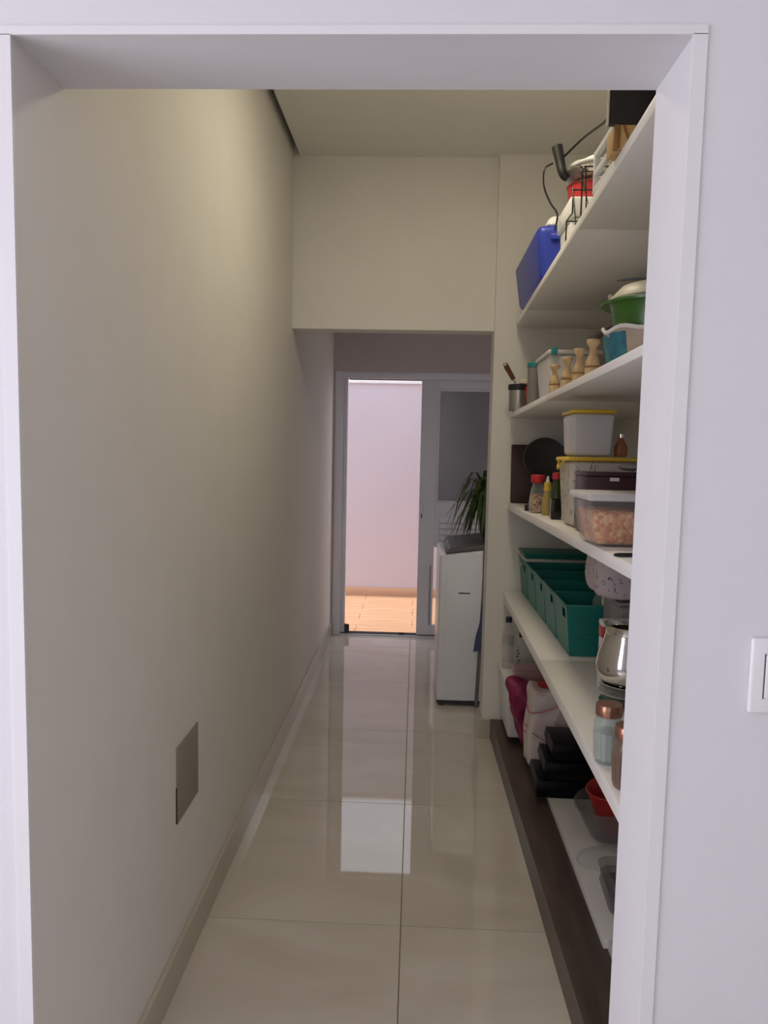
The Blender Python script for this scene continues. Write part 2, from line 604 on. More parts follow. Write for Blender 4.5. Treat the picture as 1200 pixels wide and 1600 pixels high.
B().prism([(-0.522, 0.02), (-0.485, 0.02), (-0.522, 0.05)], 0.02, 0.085).out('corner_gasket', 'black', dr)
b = B()
b.box(-0.515, 0.04, 0.04, 0.07, 1.948, 1.955)
b.out('head_track', 'alud', dr)
lf = B().box(0.03, 0.150, 0.012, 0.055, 0.022, 1.955, 0.003).out('leaf_stile', 'alu', dr)
B().box(0.125, 0.131, 0.006, 0.013, 0.10, 0.56, 0.001).out('stile_groove', 'gdark', lf)
B().box(0.86, 0.925, 0.012, 0.055, 0.022, 1.955, 0.003).out('leaf_stile', 'alu', dr)
B().box(0.150, 0.86, 0.012, 0.055, 1.892, 1.955, 0.003).out('leaf_rail', 'alu', dr)
B().box(0.150, 0.86, 0.012, 0.055, 0.948, 1.042, 0.003).out('leaf_rail', 'alu', dr)
B().box(0.150, 0.86, 0.012, 0.055, 0.022, 0.10, 0.003).out('leaf_rail', 'alu', dr)
gp = B().box(0.150, 0.86, 0.030, 0.036, 1.042, 1.892).out('upper_pane', 'greyglass', dr)
b = B()
b.box(0.150, 0.170, 0.016, 0.030, 1.042, 1.892, 0.002)
b.box(0.170, 0.86, 0.016, 0.030, 1.872, 1.892, 0.002)
b.box(0.170, 0.86, 0.016, 0.030, 1.042, 1.056, 0.002)
b.out('glazing_bead', 'alu', gp)
B().box(0.150, 0.86, 0.030, 0.035, 0.10, 0.948).out('lower_pane', 'glass', dr)
B().box(0.150, 0.86, 0.027, 0.032, 0.70, 0.948).out('backing_panel', 'alu', dr)
for k in range(5):
    z = 0.925 - 0.045 * k
    bb = B()
    bb.hexa([(0.19, 0.006, z - 0.034), (0.86, 0.006, z - 0.034), (0.86, 0.026, z - 0.002), (0.19, 0.026, z - 0.002)],
            [(0.19, 0.004, z - 0.031), (0.86, 0.004, z - 0.031), (0.86, 0.024, z + 0.001), (0.19, 0.024, z + 0.001)])
    bb.out('louvre_slat', 'alu', dr)
hb = B().box(0.040, 0.058, -0.012, 0.012, 0.90, 1.02, 0.003).out('latch', 'alu', dr)
B().box(0.045, 0.053, -0.016, -0.012, 0.925, 0.955).out('key_slot', 'black', hb)

# patio outside
pf = struct('floor_patio', B().box(-4.0, 4.0, 5.92, 7.35, -0.14, -0.005), 'terrab', 'sunlit terracotta patio floor outside the door')
pm = None
for k in range(7):
    for j in range(-3, 4):
        y0 = 5.915 + 0.2045 * k
        xx = j * 1.2 + (0.6 if k % 2 else 0.15)
        if pm is None:
            o = B().box(-0.598, 0.598, 0.0015, 0.203, -0.012, 0.0, 0.001, 1).out('plank', 'terra', pf, smooth=False)
            pm = o.data
        else:
            o = bpy.data.objects.new('plank', pm)
            C.objects.link(o)
            o.parent = pf
        o.location = (xx, y0, 0)
we = struct('wall_patio', B().box(-4.0, 4.0, 7.35, 7.50, -0.1, 2.035), 'ext', 'pale lilac garden wall outside the open door')
B().box(-4.0, 4.0, 7.325, 7.52, 2.035, 2.062, 0.003).out('coping', 'cope', we)
B().box(-4.0, 4.0, 7.335, 7.35, 0.0, 0.078, 0.002).out('skirting', 'terrab', we)

# dark plinth under the shelves
b = B()
b.hexa([(0.410, PY - 0.013, 0), (0.446, FY1 + 0.002, 0), (NB - 0.002, FY1 + 0.002, 0), (NB - 0.002, PY - 0.013, 0)],
       [(0.410, PY - 0.013, 0.10), (0.446, FY1 + 0.002, 0.10), (NB - 0.002, FY1 + 0.002, 0.10), (NB - 0.002, PY - 0.013, 0.10)])
tr = struct('trim_1', b, 'brown', 'dark brown wood-look plinth running under the lowest shelf')

# cover plate and light switch
b = B().box(0, 0.004, -0.1, 0.1, -0.108, 0.108, 0.0015)
cp = thing('cover_plate', 'blank square beige cover plate low on the left wall', 'cover plate', (WL, 2.083, 0.552))
b.out('plate', 'plate', cp)
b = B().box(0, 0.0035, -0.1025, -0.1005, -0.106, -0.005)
b.out('gap_shadow_edge', 'shadeline', cp)  # black strip imitating the thin shadow at the plate's near edge
sw = thing('light_switch', 'white light switch plate beside the right edge of the opening', 'switch', (0.5675, FY0, 1.146))
B().box(-0.039, 0.039, -0.009, 0, -0.060, 0.060, 0.004, 3).out('plate', 'switch', sw)
B().box(-0.017, 0.017, -0.013, -0.008, -0.034, 0.034, 0.002).out('rocker', 'switch', sw)
B().box(-0.019, -0.017, -0.0095, -0.0088, -0.036, 0.036).out('rocker_gap', 'gdark', sw)

# ceiling lamp of the pantry, just above the sight line
lp = thing('ceiling_lamp', 'round warm ceiling lamp in the pantry', 'lamp', (0.17, 2.50, CH))
B().lathe([(0, 0), (0.155, 0), (0.155, -0.03), (0.135, -0.045)], 40).out('housing', 'white', lp)
B().lathe([(0.134, -0.03), (0.134, -0.05), (0.11, -0.065), (0, -0.07)], 40).out('diffuser', 'lamp', lp)

# ------------------------------------------------------------------ shelves
SH = {1: (0.463, 0.414, 2.080, 2.131, 0.026), 2: (0.447, 0.418, 1.640, 1.690, 0.022),
      3: (0.450, 0.420, 1.205, 1.272, 0.030), 4: (0.446, 0.420, 0.764, 0.787, 0.038),
      5: (0.543, 0.557, 0.130, 0.130, 0.030)}


def top(k, y):
    _, _, a, b_, _ = SH[k]
    return a + (b_ - a) * (3.81 - y) / (3.81 - 1.45)


def front(k, y):
    a, b_ = SH[k][0], SH[k][1]
    return a + (b_ - a) * (3.81 - y) / (3.81 - 1.45)


words = {1: 'top', 2: 'second', 3: 'middle', 4: 'fourth', 5: 'lowest'}
desc = {1: 'white topmost shelf board carrying the blue cooler box',
        2: 'white shelf board carrying the turned wooden shakers and green basin',
        3: 'white shelf board carrying the yellow-lidded tubs and pasta box',
        4: 'white shelf board carrying the row of teal baskets',
        5: 'white lowest shelf board lying on the dark plinth'}
joints = {1: [3.805, 3.36, 2.20, FY1 + 0.004], 2: [3.805, 2.62, FY1 + 0.004], 3: [3.805, 2.40, FY1 + 0.004],
          4: [3.805, 2.55, FY1 + 0.004], 5: [3.805, 2.045, FY1 + 0.004]}
for k in SH:
    s = thing('wall_shelf', desc[k], 'shelf', (0, 0, 0), group='white pantry shelves')
    th = SH[k][4]
    for i, (y1, y0) in enumerate(zip(joints[k], joints[k][1:])):
        y1 = y1 - (0.0012 if i else 0)
        sh = 0.0
        if k == 5 and i == 1:
            sh = 0.012
        f1, f0 = front(k, y1) + sh, front(k, y0) + sh
        t1, t0 = top(k, y1), top(k, y0)
        xb = NB - 0.003
        if i == 0 and k < 5:       # rounded front corner against the pier
            pts = [(xb, y1), (f1 + 0.035, y1), (f1 + 0.015, y1 - 0.006), (f1 + 0.004, y1 - 0.02), (f1, y1 - 0.045), (f0, y0), (xb, y0)]
        else:
            pts = [(xb, y1), (f1, y1), (f0, y0), (xb, y0)]
        b = B()
        v = b.hexa([(x, y, top(k, y) - th) for x, y in pts], [(x, y, top(k, y)) for x, y in pts])
        b.bevel(v, 0.0025, 2)
        b.out('board', 'shelf', s)

# ------------------------------------------------------------------ things on the top shelf
SL = -0.0212   # the boards fall slightly towards the pier


def lathe_thing(name, label, cat, loc, prof, mt, part='body', rot=(0, 0, 0), n=28, group=None, **kw):
    t = thing(name, label, cat, loc, rot, group)
    B().lathe(prof, n, **kw).out(part, mt, t)
    return t


# blue cooler
y = 3.27
t = thing('cooler_box', 'blue plastic cooler box with white lid at the far end of the top shelf', 'cooler', (0.575, y, top(1, y) + 0.004), (SL, 0, 0.0))
B().taper(0, 0, 0, 0.205, 0.125, 0.30, 0.150, 0.33, 0.028, 4).out('body', 'blue', t)
lid = B().taper(0.012, -0.01, 0.2055, 0.250, 0.128, 0.305, 0.105, 0.28, 0.02, 4).out('lid', 'white', t)
B().box(-0.10, 0.10, -0.3345, -0.322, 0.150, 0.172, 0.004).out('end_grip', 'blue', t)

# white tub, red pot, pan, bag, rack, cable
zt = top(1, 2.66)
t = thing('storage_tub', 'white square plastic tub beside the blue cooler box', 'tub', (0.572, 2.665, zt + 0.002), (SL, 0, 0))
B().taper(0, 0, 0, 0.118, 0.086, 0.10, 0.092, 0.108, 0.012).out('body', 'white', t)
B().taper(0, 0, 0.118, 0.178, 0.100, 0.116, 0.100, 0.116, 0.006).out('collar', 'white', t)
z1 = zt + 0.184
t = thing('cooking_pot', 'red enamel pot standing on the white tub', 'pot', (0.572, 2.655, z1))
B().lathe([(0, 0), (0.075, 0), (0.088, 0.012), (0.092, 0.055), (0.096, 0.058), (0.092, 0.06), (0.088, 0.055), (0.082, 0.014), (0, 0.008)], 32).out('body', 'redpot', t)
t = thing('frying_pan', 'grey frying pan with an upright black handle on the red pot', 'pan', (0.575, 2.655, z1 + 0.062))
B().lathe([(0, 0), (0.078, 0), (0.108, 0.034), (0.112, 0.036), (0.108, 0.039), (0.076, 0.005), (0, 0.004)], 36).out('body', 'dull', t)
b = B().tube(arc([(-0.098, -0.01, 0.02), (-0.114, -0.01, 0.035), (-0.123, 0.0, 0.075), (-0.134, 0.008, 0.128)]), 0.013, 10, 0.018)
b.out('handle', 'black', t)
b = B().blob((0.0, 0, 0), 0.085, 0.075, 0.024, 2.4, 0.008, 4, 3)
bg_ = b.out('plastic_bag', 'bagw', None, (0.575, 2.665, z1 + 0.062 + 0.066))
tag(bg_, 'crumpled white plastic bag stuffed on the grey frying pan', 'bag')
cb = B()
cb.tube(arc([(0.435, 2.70, z1 + 0.15), (0.408, 2.70, z1 + 0.13), (0.408, 2.70, z1 + 0.075), (0.432, 2.70, z1 + 0.02), (0.455, 2.69, z1 - 0.02), (0.450, 2.70, z1 - 0.07)]), 0.0032, 6)
tag(cb.out('power_cable', 'black'), 'thin black cable loop hanging in front of the white tub', 'cable')
cb = B()
cb.tube(arc([(0.462, 2.66, z1 + 0.155), (0.50, 2.55, z1 + 0.172), (0.53, 2.42, z1 + 0.165), (0.535, 2.28, z1 + 0.135), (0.56, 2.16, z1 + 0.03), (0.60, 2.14, zt + 0.012)]), 0.0042, 6)
tag(cb.out('antenna_cable', 'black'), 'stiff black cable reaching from the pan handle towards the crate', 'cable')
t = thing('wire_rack', 'black wire plate rack in front of the red pot', 'rack', (0, 0, 0))
zr = top(1, 2.45) + 0.003
for xx in (0.452, 0.60):
    b = B()
    b.tube([(xx, 2.50, zr), (xx, 2.50, zr + 0.082), (xx + 0.006, 2.44, zr + 0.088), (xx + 0.006, 2.44, zr + 0.158), (xx, 2.42, zr + 0.158), (xx + 0.004, 2.36, zr + 0.02), (xx + 0.004, 2.30, zr + 0.02), (xx + 0.004, 2.30, zr + 0.165), (xx + 0.004, 2.26, zr + 0.165), (xx + 0.004, 2.22, zr - 0.001 + 0.005)], 0.0024, 6)
    b.out('side_wire', 'black', t)
for yy, zz in ((2.50, 0.082), (2.44, 0.158), (2.36, 0.02), (2.30, 0.165), (2.26, 0.165)):
    b = B()
    b.tube([(0.452, yy, zr + zz), (0.60, yy, zr + zz)], 0.0022, 6)
    b.out('cross_wire', 'black', t)
t = thing('sprig', 'tiny dark green sprig above the wire rack', 'sprig', (0.47, 2.33, zr + 0.02))
b = B()
b.tube(arc([(0.03, 0, 0.0), (0.01, 0.0, 0.07), (-0.012, 0.01, 0.155)]), 0.0015, 5)
b.out('stem', 'leaf', t)
b = B()
for i in range(14):
    a = i * 2.4
    z = 0.10 + 0.005 * i
    d = Vector((math.cos(a), math.sin(a), 0.5)) * 0.022
    p = Vector((-0.002, 0.005, z))
    n_ = Vector((-math.sin(a), math.cos(a), 0)) * 0.004
    b.hexa([p, p + d * .5 + n_, p + d, p + d * .5 - n_], [q + Vector((0, 0, .0008)) for q in (p, p + d * .5 + n_, p + d, p + d * .5 - n_)])
b.out('leaves', 'leaf', t)

# white slatted crate, wooden crate, black panel near the opening
t = thing('plastic_crate', 'white open-sided plastic crate at the near end of the top shelf', 'crate', (0, 0, 0))
x0, x1, y0, y1 = 0.426, 0.66, 1.796, 2.02
zb = top(1, y1) + 0.006
za = zb + 0.104
for xx in (x0, x1 - 0.014):
    for yy in (y0, y1 - 0.016):
        B().box(xx, xx + 0.014, yy, yy + 0.016, zb, za, 0.003).out('post', 'white', t)
for zz in (zb, zb + 0.042, za - 0.016):
    for q in ((x0 + 0.001, x0 + 0.012, y0 + 0.012, y1 - 0.012), (x1 - 0.012, x1 - 0.001, y0 + 0.012, y1 - 0.012),
              (x0 + 0.012, x1 - 0.012, y0 + 0.001, y0 + 0.012), (x0 + 0.012, x1 - 0.012, y1 - 0.012, y1 - 0.001)):
        B().box(*q, zz, zz + 0.015, 0.002).out('rail', 'white', t)
B().box(x0 + 0.004, x1 - 0.004, y0 + 0.004, y1 - 0.004, zb, zb + 0.006).out('bottom', 'white', t)
t = thing('metal_tin', 'dark tin stored inside the white crate', 'tin', (0.545, 1.91, zb + 0.0065))
B().box(-0.085, 0.085, -0.075, 0.075, 0, 0.075, 0.006).out('body', 'gdark', t)

zb = top(1, 1.72) + 0.002
t = thing('wooden_crate', 'yellow pine crate with brown corner post under the upright black tray', 'crate', (0, 0, 0))
B().box(0.404, 0.415, 1.716, 1.729, zb - 0.001, zb + 0.050, 0.001).out('corner_post', 'crated', t)
B().box(0.560, 0.571, 1.716, 1.729, zb - 0.001, zb + 0.050, 0.001).out('corner_post', 'crated', t)
B().box(0.415, 0.560, 1.719, 1.727, zb, zb + 0.050, 0.001).out('end_board', 'crate', t)
B().box(0.415, 0.560, 1.782, 1.790, zb, zb + 0.050, 0.001).out('end_board', 'crate', t)
for xx in (0.405, 0.562):
    B().box(xx, xx + 0.008, 1.729, 1.790, zb, zb + 0.050, 0.001).out('side_board', 'crate', t)
B().box(0.413, 0.562, 1.727, 1.782, zb, zb + 0.006).out('bottom', 'crate', t)
b = B()
b.hexa([(0.421, 1.7165, zb + 0.048), (0.424, 1.7165, zb + 0.049), (0.441, 1.7165, zb + 0.004), (0.438, 1.7165, zb + 0.003)],
       [(0.421, 1.719, zb + 0.048), (0.424, 1.719, zb + 0.049), (0.441, 1.719, zb + 0.004), (0.438, 1.719, zb + 0.003)])
b.out('brace', 'crated', t)
t = thing('black_tray', 'glossy black tray standing upright on the pine crate', 'tray', (0.389, 1.722, zb + 0.0505))
B().box(0.003, 0.40, 0, 0.012, 0, 0.40, 0.002).out('face', 'blackg', t)
B().box(0.0, 0.003, -0.001, 0.013, 0, 0.40, 0.001).out('edge_trim', 'cream', t)

# ------------------------------------------------------------------ second shelf
y = 3.60
zc = top(2, y) + 0.001
t = thing('steel_canister', 'dull steel canister with black rim holding kitchen tools', 'canister', (0.463, y, zc))
B().lathe([(0, 0), (0.041, 0), (0.043, 0.004), (0.043, 0.106), (0.040, 0.106), (0.039, 0.006), (0, 0.006)], 32).out('body', 'dull', t)
B().lathe([(0.0435, 0.096), (0.0475, 0.100), (0.0475, 0.120), (0.0435, 0.123), (0.0395, 0.119), (0.0395, 0.097)], 32, close=False).out('rim', 'black', t)
t = thing('kitchen_knife', 'knife with slanting brown wooden handle in the steel canister', 'knife', (0.463, 3.60, zc + 0.01))
b = B().tube([(-0.024, -0.004, 0.135), (-0.062, -0.004, 0.197)], 0.0105, 8, 0.0125)
b.out('handle', 'handle', t)
B().tube([(0.012, -0.004, 0.06), (-0.024, -0.004, 0.135)], 0.0035, 6).out('blade', 'dull', t)
B().lathe([(0, -0.006), (0.010, -0.004), (0.0125, 0.004), (0.009, 0.011), (0, 0.013)], 12, c=(-0.064, -0.004, 0.199)).out('pommel', 'steel', t)
t = thing('spatula', 'pale grey spatula head lying across the steel canister', 'spatula', (0.478, 3.575, zc + 0.124))
B().taper(0.018, 0, 0.001, 0.024, 0.034, 0.010, 0.022, 0.006, 0.004, dx=-0.008).out('head', 'cream', t)
t = thing('peeler', 'red plastic handle leaning against the steel canister', 'peeler', (0.500, 3.520, top(2, 3.52) + 0.001), (0, -0.05, 0))
B().taper(0, 0, 0, 0.108, 0.007, 0.006, 0.010, 0.007, 0.003).out('handle', 'red', t)

y = 3.40
t = thing('storage_jar', 'slim grey jar with a teal cap behind the canister', 'jar', (0.505, y, top(2, y) + 0.001))
B().lathe([(0, 0), (0.028, 0), (0.030, 0.004), (0.030, 0.178), (0, 0.178)], 24).out('body', 'greybox', t)
B().lathe([(0, 0.178), (0.033, 0.178), (0.033, 0.196), (0.029, 0.200), (0, 0.200)], 24).out('cap', 'tealn', t)

y = 3.02
t = thing('food_tub', 'milky rectangular food tub with teal clip behind the wooden shakers', 'tub', (0.572, y, top(2, y) + 0.003), (SL, 0, 0))
B().taper(0, 0, 0, 0.165, 0.082, 0.13, 0.095, 0.15, 0.014).out('body', 'milky', t)
B().taper(0, 0, 0.165, 0.180, 0.101, 0.156, 0.099, 0.154, 0.005).out('lid', 'milky', t)
B().box(-0.090, -0.068, -0.162, -0.155, 0.160, 0.188, 0.002).out('clip', 'tealn', t)

prof = [(0, 0), (0.0165, 0), (0.0185, 0.005), (0.0185, 0.034), (0.0165, 0.038), (0.0175, 0.042), (0.0165, 0.052), (0.0095, 0.066), (0.008, 0.078), (0.0105, 0.086), (0.0165, 0.094), (0.0175, 0.100), (0.0155, 0.104), (0, 0.105)]
first = None
names = ['smallest pale turned wooden shaker, farthest of the row beside the milky tub', 'second pale turned wooden shaker from the milky tub', 'third pale turned wooden shaker from the milky tub',
         'nearest turned wooden shaker, beside the tan basket']
for i, (x, y, s) in enumerate(((0.463, 2.66, 0.98), (0.470, 2.48, 1.0), (0.476, 2.33, 1.05), (0.483, 2.185, 1.1))):
    loc = (x, y, top(2, y) + 0.001)
    if first is None:
        first = thing('wooden_shaker', names[i], 'shaker', loc, group='turned wooden shakers')
        B().lathe(prof, 24).out('body', 'wood', first)
        B().lathe([(0.0188, 0.033), (0.0192, 0.034), (0.0192, 0.036), (0.0188, 0.037)], 24, close=False).out('ring', 'crated', first)
        first.scale = (s, s, s)
    else:
        o = dup(first, loc, names[i])
        o.scale = (s, s, s)

bc = (0.580, 1.905)
zb = top(2, bc[1]) + 0.003
t = thing('fabric_basket', 'tan fabric basket with a wavy white rim under the green basin', 'basket', (*bc, zb), (0, 0, 0))
wav = lambda a, r, z: 0.006 * math.sin(a * 7 + 0.6) + 0.004 * math.sin(a * 3) if z > 0.06 else 0
B().lathe([(0, 0), (0.112, 0), (0.120, 0.006), (0.134, 0.088), (0.1305, 0.088), (0.116, 0.008), (0, 0.006)], 56, fz=wav).out('body', 'tan', t)
b = B()
pv = []
for i in range(12):
    a = math.radians(150 + 68 * i / 11)
    pv.append([b.bm.verts.new(((r_ + 0.0012 + o_) * math.cos(a), (r_ + 0.0012 + o_) * math.sin(a), z_)) for r_, z_, o_ in ((0.121, 0.010, 0), (0.1325, 0.080, 0), (0.1325, 0.080, -0.001), (0.121, 0.010, -0.001))])
for p_, q_ in zip(pv, pv[1:]):
    for k in range(4):
        b.bm.faces.new((p_[k], p_[(k + 1) % 4], q_[(k + 1) % 4], q_[k]))
b.bm.faces.new(pv[0][::-1])
b.bm.faces.new(pv[-1])
b.out('teal_patch', 'tealp', t)['label'] = 'teal and blue printed patch'
B().lathe([(0.1355, 0.086), (0.1385, 0.090), (0.1365, 0.095), (0.132, 0.095), (0.1295, 0.090)], 56, close=False, fz=wav).out('rim', 'paper', t)
t = thing('plastic_basin', 'green plastic basin with a wide rim sitting in the tan basket', 'basin', (*bc, zb + 0.0095))
B().lathe([(0, 0), (0.088, 0), (0.096, 0.008), (0.111, 0.090), (0.116, 0.135), (0.124, 0.147), (0.142, 0.140), (0.143, 0.146), (0.124, 0.153), (0.113, 0.140), (0.107, 0.090), (0.092, 0.010), (0, 0.006)], 44).out('body', 'green', t)
t = thing('beige_bowl', 'beige bowl turned upside down over the green basin', 'bowl', (bc[0], bc[1], zb + 0.0095 + 0.154))
B().lathe([(0.118, 0), (0.121, 0.001), (0.118, 0.008), (0.095, 0.032), (0.05, 0.045), (0, 0.048)], 40).out('body', 'cream', t)
t = thing('skewer', 'thin black skewer lying on the beige bowl', 'skewer', (bc[0], bc[1], zb + 0.215))
B().tube([(-0.105, 0.02, -0.002), (0.10, -0.09, 0.001)], 0.003, 6).out('rod', 'black', t)
t = thing('teaspoon', 'small steel spoon end sticking out of the green basin', 'spoon', (0.480, 1.985, zb + 0.16))
B().tube(arc([(0.012, 0, -0.03), (0.0, 0, 0.0), (-0.006, 0.0, 0.03)]), 0.003, 6, 0.006).out('handle', 'steel', t)
t = thing('storage_bin', 'large clear grey bin at the back behind the wooden shakers', 'bin', (0.832, 2.85, top(2, 2.85) + 0.012), (SL, 0, 0))
B().taper(0, 0, 0, 0.26, 0.12, 0.36, 0.135, 0.38, 0.02).out('body', 'smoke', t)
B().taper(0, 0, 0.26, 0.275, 0.141, 0.386, 0.141, 0.386, 0.005).out('lid', 'smoke', t)

# ------------------------------------------------------------------ middle shelf
t = thing('serving_board', 'dark brown wooden board leaning on the pier wall', 'board', (0.60, 3.765, top(3, 3.765) + 0.003), (-0.09, 0, 0))
B().box(-0.135, 0.12, 0, 0.018, 0, 0.285, 0.006).out('board', 'dwood', t)
b = B().box(-0.105, 0.09, -0.003, 0.0005, 0.03, 0.255, 0.001)
b.out('recessed_face', 'dwood', t)
t = thing('iron_griddle', 'round black griddle leaning on the dark board', 'griddle', (0.612, 3.66, top(3, 3.66) + 0.002), (-0.14, 0, 0))
b = B().lathe([(0, -0.008), (0.094, -0.008), (0.100, -0.012), (0.104, 0.008), (0, 0.010)], 44)
bmesh.ops.rotate(b.bm, verts=b.bm.verts, cent=(0, 0, 0), matrix=Matrix.Rotation(-PI / 2, 3, 'X') @ Matrix.Identity(3))
bmesh.ops.translate(b.bm, verts=b.bm.verts, vec=(0, 0, 0.218))
b.out('plate', 'iron', t)
B().box(-0.013, 0.013, -0.008, 0.008, 0.0, 0.118, 0.004).out('handle', 'iron', t)

y = 3.05
t = thing('bean_jar', 'pear-shaped glass jar of beans with a red lid', 'jar', (0.482, y, top(3, y) + 0.001))
B().lathe([(0, 0), (0.030, 0), (0.033, 0.006), (0.034, 0.04), (0.028, 0.085), (0.021, 0.108), (0.0205, 0.118), (0.019, 0.118), (0.0195, 0.106), (0.026, 0.084), (0.032, 0.04), (0.031, 0.006), (0, 0.004)], 28).out('glass', 'glass', t)
B().lathe([(0, 0.005), (0.030, 0.006), (0.0315, 0.04), (0.028, 0.072), (0, 0.076)], 28).out('beans', 'beans', t)
B().lathe([(0, 0.118), (0.026, 0.118), (0.027, 0.122), (0.027, 0.146), (0.024, 0.150), (0, 0.150)], 28).out('lid', 'red', t)
t = thing('bottle_cap', 'small black cap lying left of the bean jar', 'cap', (0.459, 3.16, top(3, 3.16) + 0.001))
B().lathe([(0, 0), (0.010, 0), (0.0105, 0.003), (0.0105, 0.022), (0.009, 0.025), (0, 0.025)], 16).out('body', 'black', t)
y = 2.90
t = thing('oil_bottle', 'small oil bottle with yellow cap between bean jar and sauce bottle', 'bottle', (0.495, y, top(3, y) + 0.001))
B().lathe([(0, 0), (0.016, 0), (0.018, 0.005), (0.0175, 0.06), (0.012, 0.082), (0.011, 0.095), (0, 0.095)], 20).out('glass', 'oil', t)
B().lathe([(0, 0.093), (0.0135, 0.093), (0.0135, 0.122), (0.011, 0.124), (0, 0.124)], 18).out('cap', 'yellow', t)
B().lathe([(0, 0.124), (0.008, 0.124), (0.006, 0.135), (0.0035, 0.147), (0, 0.148)], 14).out('spout', 'white', t)
y = 2.69
t = thing('sauce_bottle', 'dark sauce bottle with green neck and red cap', 'bottle', (0.490, y, top(3, y) + 0.001))
B().taper(0, 0, 0, 0.072, 0.018, 0.018, 0.018, 0.018, 0.005).out('sauce', 'soy', t)
B().lathe([(0, 0.0725), (0.020, 0.0725), (0.020, 0.10), (0.014, 0.122), (0.0125, 0.140), (0, 0.140)], 20).out('neck', 'olive', t)
B().lathe([(0, 0.140), (0.0155, 0.140), (0.0155, 0.160), (0.013, 0.163), (0, 0.163)], 18).out('cap', 'red', t)

yb = 2.43
zb = top(3, yb) + 0.0035
t = thing('food_tub', 'wide flower-printed tub with a yellow lid, lower of two', 'tub', (0.570, yb, zb), (SL, 0, 0))
B().taper(0, 0, 0, 0.200, 0.092, 0.088, 0.106, 0.098, 0.014).out('body', 'tinp', t)
B().taper(0, 0, 0.200, 0.213, 0.115, 0.107, 0.113, 0.105, 0.005).out('lid', 'yellow', t)
b = B()
b.tube(arc([(-0.113, -0.05, 0.205), (-0.118, -0.03, 0.195), (-0.122, 0.0, 0.18), (-0.120, 0.03, 0.176), (-0.116, 0.045, 0.187), (-0.114, 0.04, 0.205)]), 0.004, 6)
b.out('pull_loop', 'yellow', t)
z2 = zb + 0.2165
t = thing('food_tub', 'tall milky tub with a thin yellow lid, upper of two', 'tub', (0.530, yb - 0.01, z2), (SL, 0, 0))
B().taper(0, 0, 0, 0.128, 0.058, 0.072, 0.064, 0.080, 0.012).out('body', 'milky', t)
B().taper(0, 0, 0.128, 0.139, 0.067, 0.0835, 0.0655, 0.082, 0.004).out('lid', 'yellow', t)
t = thing('amber_bottle', 'little amber glass bottle standing on the lower yellow lid', 'bottle', (0.624, yb - 0.045, z2))
B().lathe([(0, 0), (0.018, 0), (0.020, 0.004), (0.020, 0.032), (0.012, 0.046), (0.009, 0.052), (0.009, 0.058), (0, 0.058)], 20).out('glass', 'amber', t)
B().lathe([(0, 0.058), (0.0105, 0.058), (0.0105, 0.069), (0, 0.070)], 16).out('cap', 'steel', t)

yb = 2.20
zb = top(3, yb) + 0.003
t = thing('maroon_box', 'dark maroon box behind the pasta container', 'box', (0.585, yb, zb), (SL, 0, 0))
B().box(-0.115, 0.115, -0.082, 0.082, 0, 0.158, 0.004).out('body', 'maroon', t)
B().box(-0.117, 0.117, -0.084, 0.084, 0.158, 0.170, 0.003).out('lid', 'maroon', t)
B().box(-0.055, -0.030, -0.0832, -0.0818, 0.146, 0.1555).out('small_label', 'paper', t)
b = B().blob((0, 0, 0), 0.06, 0.05, 0.009, 2.2, 0.004, 3, 8)
tag(b.out('film_wrap', 'greybox', None, (0.635, 2.195, zb + 0.186)), 'crumpled grey film wrap on the maroon box', 'wrap')
yb = 1.885
zb = top(3, yb) + 0.003
t = thing('pasta_container', 'clear plastic container filled with orange pasta, white lid', 'container', (0.505, yb, zb), (SL, 0, 0))
B().taper(0, 0, 0, 0.105, 0.084, 0.088, 0.102, 0.104, 0.012).out('body', 'clear', t)
f = B().taper(0, 0, 0.003, 0.082, 0.080, 0.084, 0.0935, 0.0955, 0.012)
f.out('pasta', 'pasta', t)
B().taper(0, 0, 0.1055, 0.124, 0.108, 0.110, 0.108, 0.110, 0.006).out('lid', 'milky', t)
t = thing('marker_pen', 'short black pen lying in front of the pasta container', 'pen', (0.446, 1.605, top(3, 1.605) + 0.005), (0, PI / 2, 0.12))
B().lathe([(0, -0.03), (0.003, -0.03), (0.0045, -0.022), (0.0045, 0.028), (0, 0.03)], 12).out('body', 'black', t)

